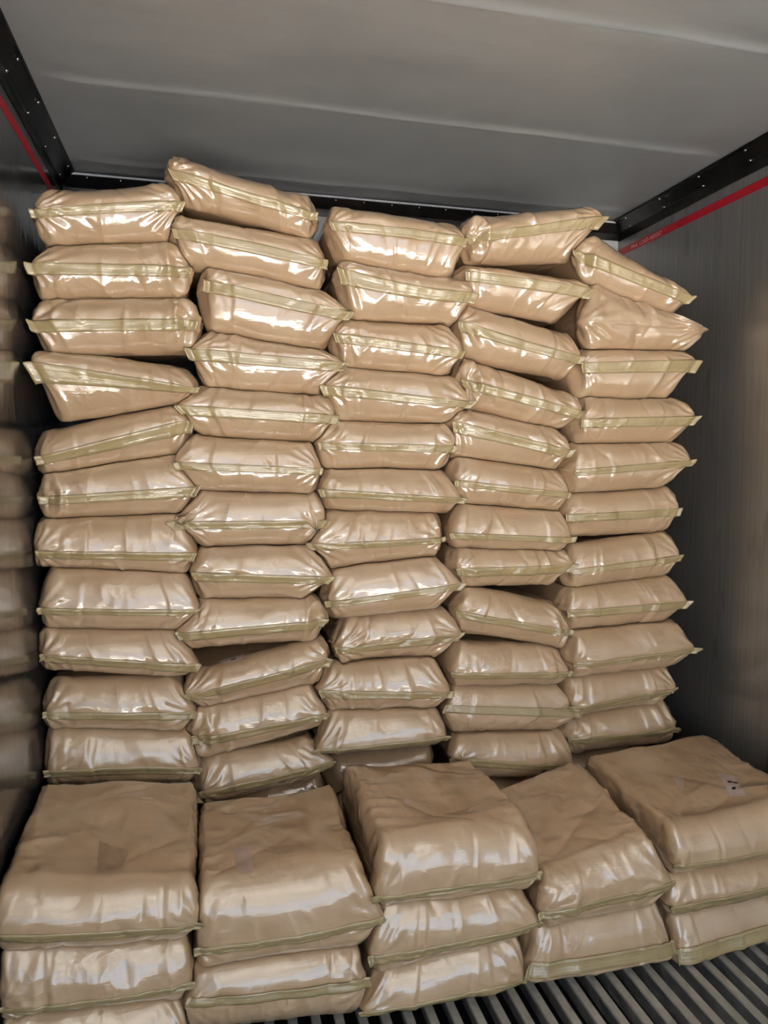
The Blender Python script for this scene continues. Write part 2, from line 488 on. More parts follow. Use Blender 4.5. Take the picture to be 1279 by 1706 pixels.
# ================================================================== the sacks
# outline of each sack's front end in metres: (x, z) of top-left, top-right, right seam tip, bottom-right, bottom-left, left seam tip
SACKS = [
    ('c1', 0, (-0.406, 2.196, -0.105, 2.246, -0.043, 2.184, -0.096, 2.075, -0.426, 2.042, -0.454, 2.126)),
    ('c1', 1, (-0.419, 2.05, -0.086, 2.083, -0.022, 1.999, -0.046, 1.914, -0.438, 1.89, -0.469, 1.983)),
    ('c1', 2, (-0.441, 1.898, -0.039, 1.922, -0.01, 1.846, -0.032, 1.756, -0.414, 1.73, -0.47, 1.822)),
    ('c1', 3, (-0.449, 1.755, -0.047, 1.712, -0.015, 1.648, -0.045, 1.609, -0.389, 1.545, -0.469, 1.712)),
    ('c1', 4, (-0.448, 1.519, -0.069, 1.612, -0.033, 1.559, -0.055, 1.458, -0.449, 1.39, -0.463, 1.445)),
    ('c1', 5, (-0.437, 1.403, -0.09, 1.466, -0.016, 1.356, -0.073, 1.275, -0.444, 1.267, -0.459, 1.332)),
    ('c1', 6, (-0.457, 1.275, -0.073, 1.283, -0.027, 1.157, -0.063, 1.091, -0.468, 1.127, -0.472, 1.179)),
    ('c1', 7, (-0.43, 1.135, -0.067, 1.099, -0.016, 0.985, -0.077, 0.919, -0.455, 0.948, -0.472, 1.015)),
    ('c1', 8, (-0.455, 0.956, -0.095, 0.927, -0.025, 0.819, -0.075, 0.768, -0.466, 0.823, -0.472, 0.881)),
    ('c1', 9, (-0.435, 0.792, -0.102, 0.776, -0.038, 0.67, -0.077, 0.596, -0.465, 0.645, -0.472, 0.705)),
    ('c1', 10, (-0.453, 0.653, -0.067, 0.604, -0.026, 0.485, -0.07, 0.425, -0.465, 0.461, -0.472, 0.525)),
    ('c2', 0, (-0.077, 2.327, 0.322, 2.24, 0.343, 2.181, 0.324, 2.114, -0.03, 2.188, -0.085, 2.271)),
    ('c2', 1, (-0.071, 2.153, 0.346, 2.122, 0.377, 2.043, 0.349, 1.955, -0.043, 2.01, -0.08, 2.105)),
    ('c2', 2, (0.024, 2.018, 0.367, 1.963, 0.45, 1.889, 0.348, 1.772, 0.028, 1.819, 0.01, 1.962)),
    ('c2', 3, (0.024, 1.827, 0.366, 1.78, 0.442, 1.738, 0.346, 1.636, 0.013, 1.652, -0.045, 1.763)),
    ('c2', 4, (-0.017, 1.66, 0.38, 1.644, 0.403, 1.574, 0.355, 1.492, -0.007, 1.508, -0.08, 1.597)),
    ('c2', 5, (-0.03, 1.516, 0.319, 1.5, 0.362, 1.409, 0.325, 1.328, -0.019, 1.341, -0.094, 1.43)),
    ('c2', 6, (-0.011, 1.349, 0.344, 1.336, 0.378, 1.246, 0.309, 1.163, 0.004, 1.171, -0.101, 1.253)),
    ('c2', 7, (-0.012, 1.179, 0.316, 1.171, 0.392, 1.069, 0.294, 0.999, -0.015, 1.008, -0.045, 1.102)),
    ('c2', 8, (-0.018, 1.016, 0.338, 1.007, 0.37, 0.935, 0.322, 0.861, -0.05, 0.858, -0.098, 0.921)),
    ('c2', 9, (-0.052, 0.78, 0.352, 0.869, 0.381, 0.806, 0.34, 0.712, -0.022, 0.664, -0.078, 0.722)),
    ('c2', 10, (-0.037, 0.672, 0.305, 0.72, 0.372, 0.625, 0.339, 0.568, -0.029, 0.496, -0.06, 0.581)),
    ('c2', 11, (-0.018, 0.504, 0.3, 0.537, 0.393, 0.463, 0.318, 0.396, -0.025, 0.339, -0.036, 0.406)),
    ('c2', 12, (0.015, 0.347, 0.337, 0.404, 0.372, 0.324, 0.346, 0.218, -0.006, 0.197, -0.032, 0.277)),
    ('c3', 0, (0.399, 2.218, 0.795, 2.197, 0.832, 2.138, 0.772, 2.014, 0.433, 2.044, 0.378, 2.155)),
    ('c3', 1, (0.424, 2.052, 0.817, 2.022, 0.861, 1.972, 0.787, 1.873, 0.461, 1.874, 0.409, 2.021)),
    ('c3', 2, (0.416, 1.882, 0.761, 1.881, 0.831, 1.785, 0.774, 1.71, 0.432, 1.726, 0.391, 1.828)),
    ('c3', 3, (0.426, 1.734, 0.799, 1.718, 0.854, 1.623, 0.769, 1.554, 0.418, 1.556, 0.354, 1.667)),
    ('c3', 4, (0.384, 1.564, 0.776, 1.562, 0.805, 1.481, 0.75, 1.401, 0.373, 1.409, 0.336, 1.491)),
    ('c3', 5, (0.379, 1.417, 0.756, 1.409, 0.828, 1.31, 0.782, 1.26, 0.382, 1.279, 0.341, 1.347)),
    ('c3', 6, (0.392, 1.287, 0.736, 1.268, 0.766, 1.18, 0.737, 1.115, 0.392, 1.086, 0.307, 1.174)),
    ('c3', 7, (0.392, 1.094, 0.737, 1.123, 0.822, 1.031, 0.726, 0.941, 0.395, 0.922, 0.361, 0.988)),
    ('c3', 8, (0.448, 0.931, 0.774, 0.949, 0.836, 0.855, 0.748, 0.772, 0.418, 0.774, 0.391, 0.832)),
    ('c3', 9, (0.383, 0.782, 0.727, 0.78, 0.795, 0.661, 0.74, 0.601, 0.378, 0.623, 0.334, 0.707)),
    ('c3', 10, (0.382, 0.631, 0.74, 0.609, 0.773, 0.518, 0.741, 0.475, 0.373, 0.485, 0.321, 0.511)),
    ('c4', 0, (0.848, 2.217, 1.266, 2.289, 1.319, 2.248, 1.177, 2.109, 0.862, 2.071, 0.826, 2.149)),
    ('c4', 1, (0.833, 2.079, 1.234, 2.046, 1.296, 2.013, 1.148, 1.905, 0.848, 1.938, 0.825, 2.044)),
    ('c4', 2, (0.838, 1.946, 1.218, 1.868, 1.25, 1.781, 1.197, 1.709, 0.836, 1.772, 0.802, 1.883)),
    ('c4', 3, (0.836, 1.78, 1.237, 1.658, 1.263, 1.599, 1.178, 1.534, 0.846, 1.607, 0.824, 1.696)),
    ('c4', 4, (0.817, 1.615, 1.179, 1.542, 1.216, 1.466, 1.17, 1.398, 0.793, 1.448, 0.78, 1.563)),
    ('c4', 5, (0.818, 1.456, 1.188, 1.406, 1.222, 1.322, 1.182, 1.256, 0.819, 1.292, 0.792, 1.369)),
    ('c4', 6, (0.828, 1.3, 1.191, 1.264, 1.235, 1.168, 1.194, 1.115, 0.804, 1.145, 0.774, 1.197)),
    ('c4', 7, (0.808, 1.153, 1.211, 1.123, 1.241, 1.076, 1.167, 1, 0.83, 1.01, 0.798, 1.077)),
    ('c4', 8, (0.848, 1.018, 1.169, 0.94, 1.238, 0.843, 1.195, 0.78, 0.823, 0.86, 0.795, 0.939)),
    ('c4', 9, (0.828, 0.827, 1.183, 0.788, 1.232, 0.698, 1.205, 0.643, 0.808, 0.667, 0.778, 0.726)),
    ('c4', 10, (0.812, 0.675, 1.198, 0.651, 1.278, 0.532, 1.155, 0.475, 0.809, 0.5, 0.762, 0.596)),
    ('c4', 11, (0.814, 0.509, 1.213, 0.483, 1.251, 0.361, 1.182, 0.308, 0.843, 0.351, 0.778, 0.446)),
    ('c5', 0, (1.309, 2.208, 1.618, 2.048, 1.678, 2.004, 1.61, 1.938, 1.257, 2.036, 1.203, 2.134)),
    ('c5', 1, (1.309, 2.044, 1.574, 1.946, 1.747, 1.895, 1.651, 1.82, 1.285, 1.812, 1.231, 1.905)),
    ('c5', 2, (1.262, 1.821, 1.651, 1.828, 1.709, 1.788, 1.596, 1.648, 1.259, 1.647, 1.243, 1.763)),
    ('c5', 3, (1.278, 1.655, 1.657, 1.656, 1.704, 1.589, 1.614, 1.494, 1.241, 1.487, 1.239, 1.573)),
    ('c5', 4, (1.236, 1.495, 1.644, 1.502, 1.688, 1.435, 1.59, 1.332, 1.235, 1.317, 1.209, 1.401)),
    ('c5', 5, (1.229, 1.325, 1.63, 1.34, 1.662, 1.261, 1.621, 1.171, 1.232, 1.167, 1.201, 1.248)),
    ('c5', 6, (1.249, 1.139, 1.636, 1.179, 1.669, 1.091, 1.627, 1.008, 1.243, 0.985, 1.219, 1.056)),
    ('c5', 7, (1.237, 0.993, 1.637, 1.016, 1.706, 0.922, 1.618, 0.843, 1.24, 0.833, 1.21, 0.913)),
    ('c5', 8, (1.257, 0.841, 1.653, 0.851, 1.733, 0.75, 1.644, 0.676, 1.251, 0.665, 1.231, 0.728)),
    ('c5', 9, (1.244, 0.673, 1.645, 0.684, 1.665, 0.604, 1.619, 0.538, 1.264, 0.511, 1.225, 0.565)),
    ('c5', 10, (1.248, 0.519, 1.639, 0.546, 1.688, 0.444, 1.668, 0.373, 1.255, 0.379, 1.228, 0.451)),
    ('f1', 0, (-0.46, 0.493, -0.044, 0.445, -0.024, 0.346, -0.07, 0.29, -0.472, 0.334, -0.472, 0.402)),
    ('f1', 1, (-0.459, 0.354, -0.063, 0.305, -0.045, 0.2, -0.08, 0.148, -0.466, 0.184, -0.472, 0.218)),
    ('f1', 2, (-0.466, 0.192, -0.08, 0.156, -0.061, 0.074, -0.083, 0.014, -0.47, 0.064, -0.472, 0.133)),
    ('f2', 0, (-0.027, 0.425, 0.357, 0.427, 0.426, 0.285, 0.356, 0.198, -0.031, 0.22, -0.043, 0.282)),
    ('f2', 1, (-0.038, 0.228, 0.356, 0.214, 0.379, 0.118, 0.34, 0.017, -0.062, 0.055, -0.069, 0.156)),
    ('f3', 0, (0.418, 0.483, 0.828, 0.464, 0.858, 0.339, 0.823, 0.279, 0.418, 0.299, 0.39, 0.342)),
    ('f3', 1, (0.426, 0.313, 0.796, 0.291, 0.859, 0.203, 0.833, 0.155, 0.403, 0.12, 0.375, 0.183)),
    ('f3', 2, (0.418, 0.129, 0.799, 0.164, 0.821, 0.049, 0.801, 0.012, 0.371, 0.009, 0.353, 0.042)),
    ('f4', 0, (0.866, 0.317, 1.184, 0.39, 1.252, 0.264, 1.204, 0.173, 0.877, 0.171, 0.841, 0.233)),
    ('f4', 1, (0.86, 0.179, 1.23, 0.181, 1.283, 0.037, 1.241, 0.007, 0.827, 0.015, 0.807, 0.052)),
    ('f5', 0, (1.25, 0.407, 1.715, 0.432, 1.765, 0.312, 1.715, 0.263, 1.263, 0.257, 1.254, 0.303)),
    ('f5', 1, (1.26, 0.265, 1.715, 0.275, 1.765, 0.21, 1.715, 0.149, 1.284, 0.127, 1.243, 0.184)),
    ('f5', 2, (1.28, 0.135, 1.715, 0.16, 1.765, 0.054, 1.715, 0.013, 1.29, 0.006, 1.277, 0.006)),
]


class Grid:
    """points of a box surface grid, shared by all sacks of one resolution"""
    def __init__(self, nx, nz, cs):
        self.nx, self.nz, self.cs = nx, nz, cs
        ny = len(cs) - 1
        key = {}
        pts = []
        def vid(i, j, k):
            t = (i, j, k)
            if t not in key:
                key[t] = len(pts); pts.append(t)
            return key[t]
        Q = []
        for i in range(nx):
            for k in range(nz):
                Q.append((vid(i, 0, k), vid(i + 1, 0, k), vid(i + 1, 0, k + 1), vid(i, 0, k + 1)))
                Q.append((vid(i, ny, k), vid(i, ny, k + 1), vid(i + 1, ny, k + 1), vid(i + 1, ny, k)))
        for i in range(nx):
            for j in range(ny):
                Q.append((vid(i, j, nz), vid(i + 1, j, nz), vid(i + 1, j + 1, nz), vid(i, j + 1, nz)))
                Q.append((vid(i, j, 0), vid(i, j + 1, 0), vid(i + 1, j + 1, 0), vid(i + 1, j, 0)))
        for k in range(nz):
            for j in range(ny):
                Q.append((vid(0, j, k), vid(0, j, k + 1), vid(0, j + 1, k + 1), vid(0, j + 1, k)))
                Q.append((vid(nx, j, k), vid(nx, j + 1, k), vid(nx, j + 1, k + 1), vid(nx, j, k + 1)))
        self.Q = np.array(Q, dtype=np.int32)
        P = np.array(pts)
        self.a = P[:, 0] / nx * 2.0 - 1.0
        self.b = P[:, 2] / nz * 2.0 - 1.0
        self.c = np.asarray(cs)[P[:, 1]]           # 0 front .. 1 back, fraction of length
        self.front = np.array([[key[(i, 0, k)] for i in range(nx + 1)] for k in range(nz + 1)])
        P = np.array(pts)
        self.j = P[:, 1]
        h = nz // 2
        R_ = range
        self.up = [[key[(0, j, k)] for k in R_(h, nz)] + [key[(i, j, nz)] for i in R_(nx + 1)] + [key[(nx, j, k)] for k in R_(nz - 1, h - 1, -1)] for j in R_(ny + 1)]
        self.dn = [[key[(0, j, k)] for k in R_(h, 0, -1)] + [key[(i, j, 0)] for i in R_(nx + 1)] + [key[(nx, j, k)] for k in R_(1, h + 1)] for j in R_(ny + 1)]
        self.ls = [[key[(0, j, k)] for k in R_(nz + 1)] for j in R_(ny + 1)]
        self.rs = [[key[(nx, j, k)] for k in R_(nz + 1)] for j in R_(ny + 1)]
        self.rings = [np.where(self.j == j)[0] for j in R_(ny + 1)]
        self.top = np.array([[key[(i, j, nz)] for i in range(nx + 1)] for j in range(ny + 1)])

def graded(n0, near, n1, L):
    y = list(np.linspace(0, near, n0 + 1))
    st = near / n0
    rest = np.linspace(0, 1, n1 + 1)[1:]
    y += list(near + (L - near) * rest ** 1.5)
    return np.array(y) / L

L_ST, L_FR = 0.66, 0.55
G_ST = Grid(96, 30, graded(10, 0.075, 9, L_ST))
G_FR = Grid(96, 30, graded(12, 0.075, 62, L_FR))
G_LO = Grid(24, 8, graded(4, 0.075, 5, L_ST))

def quad_normals(P):
    """normals of a (r,c,3) grid of points facing -Y"""
    du = np.gradient(P, axis=1); dv = np.gradient(P, axis=0)
    nn = np.cross(du, dv)
    nn /= np.linalg.norm(nn, axis=-1, keepdims=True) + 1e-9
    return nn

def make_sack(label, group, pts, yf, L, G, seed, fold='d', band=0.030, tabs=(0.012, 0.012), crumple=1.0,
              rise=0.0, bulge=1.0, sag=0.0, step=None, nob=False, top_lump=1.0, skew=0.0, gusset=()):
    rs = random.Random(seed)
    p = np.array(pts, dtype=float).reshape(6, 2)
    TL, TR, R, BR, BL, Lp = p
    cx = p[:, 0].mean(); zb = min(BL[1], BR[1])
    W = 0.5 * ((TR[0] - TL[0]) + (BR[0] - BL[0])); H = 0.5 * ((TL[1] - BL[1]) + (TR[1] - BR[1]))
    a, b, c = G.a, G.b, G.c
    # rounded box
    r = min(0.062, H * 0.43)
    P = np.stack([a * W / 2, (c - 0.5) * L, b * H / 2], -1)
    rx = 0.030
    inner = np.array([W / 2 - rx, L / 2 - r, H / 2 - r])
    q = np.clip(P, -inner, inner)
    rad = np.array([rx, r, r])
    d = (P - q) / rad
    nrm = (np.abs(d[:, 0]) ** 4 + (d[:, 1] ** 2 + d[:, 2] ** 2) ** 2) ** 0.25
    e_ = d / (nrm[:, None] + 1e-9)
    Rd = q + e_ * rad
    n = d * np.array([0.7, 1, 1]); n = n / (np.linalg.norm(n, axis=1, keepdims=True) + 1e-9)
    an = Rd[:, 0] / (W / 2); bn = Rd[:, 2] / (H / 2); y = Rd[:, 1] + L / 2        # y: 0 front .. L back
    # cross-section: pointed at the seam in front, fuller behind
    bod = sstep(y, 0.015, 0.085)
    def chain(tip, top, bot):
        ab = np.abs(bn)
        e = ab ** 1.15
        far = np.where((bn > 0)[:, None], top, bot)
        pt = tip + (far - tip) * e[:, None]
        # body: side wall nearly straight
        mid = 0.5 * (top + bot); sg = 1.0 if tip[0] > mid[0] else -1.0
        mid = mid + np.array([sg * (max(0.034, 0.62 * abs(tip[0] - mid[0])) if G is not G_FR else 0.45 * abs(tip[0] - mid[0])), 0.55 * (tip[1] - mid[1])])
        fb = far + 0.45 * (mid - far) * np.array([1, 0])
        pb = mid + (fb - mid) * (ab ** 2.2)[:, None]
        gap = np.sign(bn) * ab ** 3 * 0.004
        pb[:, 1] -= gap
        return pt * (1 - bod[:, None]) + pb * bod[:, None]
    tipL = Lp + np.array([0.004, 0])
    tipR = R - np.array([0.004, 0])
    TL = TL + np.array([-0.005, 0]); BL = BL + np.array([-0.005, 0]); TR = TR + np.array([0.005, 0]); BR = BR + np.array([0.005, 0])
    cl = chain(tipL, TL, BL); cr = chain(tipR, TR, BR)
    t = (an + 1) / 2
    xz = cl + (cr - cl) * t[:, None]
    crown = 0.003 * bulge
    xz[:, 1] += crown * (1 - an ** 2) * np.sign(bn) * np.abs(bn) ** 2
    xz[:, 1] += sag * (1 - an ** 2) * (1 - np.abs(bn)) * (1 - bod)
    # face convexity
    yy = y - 0.014 * bulge * (1 - np.clip(np.abs(bn), 0, 1) ** 2) * (1 - an ** 4) * (1 - sstep(y, 0, 0.05))
    pos = np.stack([xz[:, 0] - cx, yy, xz[:, 1] - zb], -1)
    pos[:, 2] += rise * np.clip(y / L, 0, 1) ** 1.3 * (0.35 + 0.65 * sstep(bn, -0.6, 0.6))
    pos[:, 0] += skew * y
    # ---- film relief, in unfolded coordinates
    u = an * W / 2
    v = bn * H / 2 + bn * np.maximum(y - r * 0.5, 0)
    side = sstep(np.abs(an), 0.9, 1.0)
    u2 = u + np.sign(an) * side * np.maximum(y - r * 0.5, 0)
    s0 = seed * 7 + 3
    wx = u2 + 0.02 * vn(u2 * 14, v * 14, s0 + 1); wv = v + 0.02 * vn(u2 * 14, v * 14, s0 + 2)
    flat = 1 - 0.75 * sstep(y, 0.03, 0.12)                 # contact faces stay calmer
    if G is G_FR: flat = np.maximum(flat, 0.55 + 0.45 * sstep(bn, 0.3, 0.9) * top_lump)
    D = 0.0075 * vn(u2 * 7, v * 9, s0 + 3) + 0.0045 * vn(u2 * 16, v * 18, s0 + 4)
    endw = sstep(np.abs(an), 0.55, 0.95)
    D += crumple * (0.0014 + 0.0042 * endw) * ridged(wx * 17, wv * 22, s0 + 5)
    D += crumple * (0.0006 + 0.0016 * endw) * ridged(wx * 36, wv * 44, s0 + 6)
    # pleats fanning from the seam tips
    for sgn, tip in ((-1, -W / 2), (1, W / 2)):
        du = (u2 - tip) * -sgn; dv = v
        rr = np.sqrt(du ** 2 + dv ** 2) + 1e-4
        th = np.arctan2(dv, du)
        kf = rs.uniform(5, 9)
        fan = 1 - 2 * np.abs(((th * kf / np.pi + rs.random() + 0.5 * vn(rr * 25, th * 2, s0 + 8)) % 1.0) - 0.5) * 2
        D += crumple * rs.uniform(0.0008, 0.0036) * fan * np.exp(-((rr - 0.035) / 0.05) ** 2) * sstep(rr, 0.004, 0.03)
    # rows of short pleats beside the seal
    pm = np.clip(vn(u2 * 5.5, v * 0 + 0.3, s0 + 11) * 3, 0, 1)
    D += crumple * 0.0024 * pm * ridged(u2 * 30, v * 5, s0 + 12) * np.exp(-((np.abs(v) - 0.012) / 0.026) ** 2)
    # single creases
    for k in range(rs.randint(5, 9)):
        u0 = rs.uniform(-0.46, 0.46) * W; v0 = rs.uniform(-0.5, 0.45) * H
        ang = math.radians(rs.choice([rs.uniform(-18, 18), rs.uniform(-50, 50)]))
        ln = rs.uniform(0.015, 0.05); w = rs.uniform(0.005, 0.010); A = rs.choice([-1, 1, 1]) * rs.uniform(0.0025, 0.0058) * crumple
        dd = (u2 - u0) * math.cos(ang) + (v - v0) * math.sin(ang)
        al = -(u2 - u0) * math.sin(ang) + (v - v0) * math.cos(ang)
        D += A * np.exp(-np.abs(dd) / w) * np.exp(-(al / ln) ** 2)
    # overlapped tucks running across the whole end
    tucks = step if step is not None else [(rs.choice([-1, 1]) * rs.uniform(0.18, 0.40), rs.uniform(-12, 12), rs.choice([-1, 1]), rs.uniform(0.003, 0.006)) for _ in range(rs.randint(1, 3))]
    for f, ang, dr, A in tucks:
        ang = math.radians(ang)
        dd = ((u2 - f * W) * math.cos(ang) + v * math.sin(ang) + 0.006 * vn(v * 30, v * 0, s0 + 9)) * dr
        D += A * 0.5 * (1 + np.tanh(dd / 0.0032)) * np.exp(-np.maximum(dd, 0) / 0.03) * np.exp(-(v / 0.07) ** 4)
    for sg in gusset:
        uc, ru, rv = sg * (W / 2 - 0.020), 0.030, 0.40 * H
        el = np.sqrt(((u2 - uc) / ru) ** 2 + ((v + 0.002) / rv) ** 2)
        el = el + 0.18 * vn(u2 * 40, v * 40, s0 + 41)
        D += 0.0065 * np.exp(-np.abs(el - 1) / 0.22) - 0.010 * (1 - sstep(el, 0.35, 0.95)) * (1 + 0.8 * ridged(u2 * 45, v * 38, s0 + 42))
    if G is G_FR:
        # long soft folds over the top of the sack
        topm = sstep(bn, 0.5, 0.95) * sstep(y, 0.02, 0.10)
        for k in range(rs.randint(5, 8)):
            u0 = rs.uniform(-0.4, 0.4) * W; y0 = rs.uniform(0.06, 0.95) * L
            ang = math.radians(rs.uniform(40, 140)); ln = rs.uniform(0.05, 0.16); w = rs.uniform(0.007, 0.016)
            dd = (u - u0) * math.cos(ang) + (y - y0) * math.sin(ang)
            al = -(u - u0) * math.sin(ang) + (y - y0) * math.cos(ang)
            D += top_lump * rs.choice([-1, 1]) * rs.uniform(0.003, 0.0075) * np.exp(-np.abs(dd) / w) * np.exp(-(al / ln) ** 2) * topm
        D += top_lump * topm * (0.022 * vn(u * 5, y * 5, s0 + 21) + 0.007 * vn(u * 12, y * 12, s0 + 22))
        edge = topm * sstep(np.abs(an), 0.72, 0.98)
        D += edge * 0.0045 * ridged(u * 20, y * 13, s0 + 23)
    # crease where the seal meets the film
    zs = bn * H / 2 * (1 if fold == 'd' else -1)
    rec = rs.uniform(0.003, 0.008)
    D = D * flat
    D = np.where(y > 0.07, np.minimum(D, 0.0015) if G is not G_FR else D, D)
    D -= rec * sstep(-zs, 0.004, 0.016) * (1 - sstep(-zs, 0.03, H / 2)) * (1 - bod)
    pos = pos + n * D[:, None]

    return dict(label=label, group=group, pos=pos + np.array([cx, yf, zb]), G=G, b=b, bn=bn, H=H, Lp=Lp, R=R, fold=fold, band=band, tabs=tabs,
                nob=nob, seed=seed, s0=s0, rs=rs, base=(cx, yf, zb))

def build_sack(K):
    G, bn, H, Lp, R, fold, band, tabs, nob, seed, s0, rs = (K[k] for k in ('G', 'bn', 'H', 'Lp', 'R', 'fold', 'band', 'tabs', 'nob', 'seed', 's0', 'rs'))
    cx, yf, zb = K['base']
    zb = max(0.0, float(K['pos'][:, 2].min()))
    pos = K['pos'] - np.array([cx, yf, zb])
    root = bpy.data.objects.new('plastic_sack', None)
    root.empty_display_size = 0.05
    root.location = (cx, yf, zb)
    link(root)
    root['label'] = K['label']; root['category'] = 'sack'; root['group'] = K['group']
    body = link(bpy.data.objects.new('film_body', fast_mesh('film_body', pos, G.Q, M_FILM)), root)
    K['root'] = root; K['local'] = pos

    if not nob:
        # seal band lying over the front end
        A_ = pos[G.front]                              # (nz+1, nx+1, 3)
        nz, nx = G.nz, G.nx
        m = 5
        half = H / 2
        hb = band / half
        b0, b1 = (0.07, 0.07 - hb) if fold == 'd' else (-0.07, -0.07 + hb)
        bs = np.linspace(b0, b1, m + 1)
        # invert the rounding: find rows whose bn matches
        bcol = bn[G.front][:, nx // 2]
        rows = np.interp(bs, bcol, np.arange(nz + 1))
        k0 = np.clip(np.floor(rows).astype(int), 0, nz - 1); fr = (rows - k0)[:, None, None]
        S = A_[k0] * (1 - fr) + A_[k0 + 1] * fr        # (m+1, nx+1, 3)
        lo, hi = int(nx * 0.03), nx - int(nx * 0.03)
        S = S[:, lo:hi + 1]
        tt = np.linspace(0, 1, m + 1)[:, None]
        uu = np.linspace(0, 1, S.shape[1])[None, :]
        N = quad_normals(S)
        if fold == 'u': N = -N
        N = np.where((N[..., 1] > 0)[..., None], -N, N)
        lift = 0.0014 + tt ** 1.6 * (0.0015 + 0.007 * np.clip(vn(uu * 5.0 + 0 * tt, 0 * uu + seed * 0.37 + 0 * tt, s0 + 31) + 0.15, 0, 1)) + 0.0012 * vn(uu * 22 + 0 * tt, tt * 2 + 0 * uu, s0 + 32)
        S = S + N * lift[..., None]
        # free tabs past both ends
        cols = []
        def tab(col, dirx, ln):
            res = []
            dz = rs.uniform(-0.25, 0.25); dyy = rs.uniform(-0.55, -0.15)
            tw = rs.uniform(-0.4, 0.4)
            for k in (1, 2, 3):
                e = ln * k / 3
                cc = col.copy()
                cc[:, 0] += dirx * e
                cc[:, 2] += dz * e * (k / 3)
                cc[:, 1] += dyy * e + tw * e * (np.linspace(-0.5, 0.5, m + 1))
                res.append(cc)
            return res
        tipx = Lp[0] - cx; tl = max(0.004, (S[m // 2, 0, 0] - tipx) + tabs[0] - 0.008)
        left = tab(S[:, 0], -1, tl)[::-1]
        tipx = R[0] - cx; tr = max(0.004, (tipx - S[m // 2, -1, 0]) + tabs[1] - 0.008)
        right = tab(S[:, -1], 1, tr)
        S = np.concatenate([np.stack(left, 1), S, np.stack(right, 1)], 1)
        W0 = np.array([cx, yf, zb])
        for T_ in K.get('near', ()):
            fl = S.reshape(-1, 3)
            for q_ in range(len(fl)):
                pw = Vector(fl[q_] + W0)
                c_, nn_, _i, dist = T_.find_nearest(pw, 0.03)
                if c_ is not None and ((pw - c_).dot(nn_) < 0.0014):
                    fl[q_] = np.array(c_ + nn_ * 0.0016) - W0
            S = fl.reshape(S.shape)
        N = quad_normals(S); N = np.where((N[..., 1] > 0)[..., None], -N, N)
        th = 0.0007
        F_ = S + N * th; B_ = S - N * th
        rws, cls = S.shape[:2]
        idx = np.arange(rws * cls).reshape(rws, cls)
        o = rws * cls
        Qf = np.stack([idx[:-1, :-1], idx[1:, :-1], idx[1:, 1:], idx[:-1, 1:]], -1).reshape(-1, 4)
        Qb = Qf[:, ::-1] + o
        ring = np.concatenate([idx[0, :], idx[1:, -1], idx[-1, -2::-1], idx[-2:0:-1, 0]])
        rn = np.roll(ring, -1)
        Qs = np.stack([ring, rn, rn + o, ring + o], -1)
        VV = np.concatenate([F_.reshape(-1, 3), B_.reshape(-1, 3)])
        g1, g2 = np.meshgrid(np.linspace(0, 1, cls), np.linspace(0, 1, rws))
        uv = np.stack([g1.ravel(), g2.ravel()], -1); uv = np.concatenate([uv, uv])
        bo = bpy.data.objects.new('seal_band', fast_mesh('seal_band', VV, np.concatenate([Qf, Qb, Qs]), M_BAND, uv))
        bo['label'] = 'olive heat-sealed end band folded ' + ('down' if fold == 'd' else 'up')
        link(bo, root)
    return root

def prof(pos, ch, ax):
    c = pos[ch]
    return np.maximum.accumulate(c[:, ax]), c[:, 2 - ax if ax == 0 else 0]

def settle(A, B, gap=0.0015):
    """let two touching sacks flatten against each other instead of passing through"""
    pa, pb = A['pos'], B['pos']
    la, ha = pa.min(0), pa.max(0); lb, hb = pb.min(0), pb.max(0)
    if (la > hb).any() or (lb > ha).any(): return
    G = A['G']
    ca, cb = 0.5 * (la + ha), 0.5 * (lb + hb)
    hm = 0.5 * (A['H'] + B['H'])
    if abs(ca[2] - cb[2]) > 0.42 * hm:
        U, Dn = (A, B) if ca[2] > cb[2] else (B, A)
        for j in range(len(G.up)):
            xt, zt = prof(Dn['pos'], G.up[j], 0); xb, zb_ = prof(U['pos'], G.dn[j], 0)
            lo, hi = max(xt[0], xb[0]), min(xt[-1], xb[-1])
            if hi - lo < 0.004: continue
            xs = np.linspace(lo, hi, 70)
            O = np.interp(xs, xt, zt) - np.interp(xs, xb, zb_) + gap
            O = np.clip(O, 0, 0.06)
            if O.max() <= 0: continue
            for K, sg in ((Dn, -1), (U, 1)):
                ri = G.rings[j]
                x = K['pos'][ri, 0]
                w = np.clip(-sg * K['bn'][ri], 0, 1) ** 0.8
                K['pos'][ri, 2] += sg * 0.5 * np.interp(x, xs, O, left=0, right=0) * w
    else:
        Lf, Rt = (A, B) if ca[0] < cb[0] else (B, A)
        for j in range(len(G.up)):
            zr, xr = prof(Lf['pos'], G.rs[j], 2); zl, xl = prof(Rt['pos'], G.ls[j], 2)
            lo, hi = max(zr[0], zl[0]), min(zr[-1], zl[-1])
            if hi - lo < 0.004: continue
            zs = np.linspace(lo, hi, 40)
            O = np.clip(np.interp(zs, zr, xr) - np.interp(zs, zl, xl) + gap, 0, 0.06)
            if O.max() <= 0: continue
            for K, sg in ((Lf, -1), (Rt, 1)):
                ri = G.rings[j]
                z = K['pos'][ri, 2]
                w = np.clip(-sg * G.a[ri], 0, 1) ** 3
                K['pos'][ri, 0] += sg * 0.5 * np.interp(z, zs, O, left=0, right=0) * w

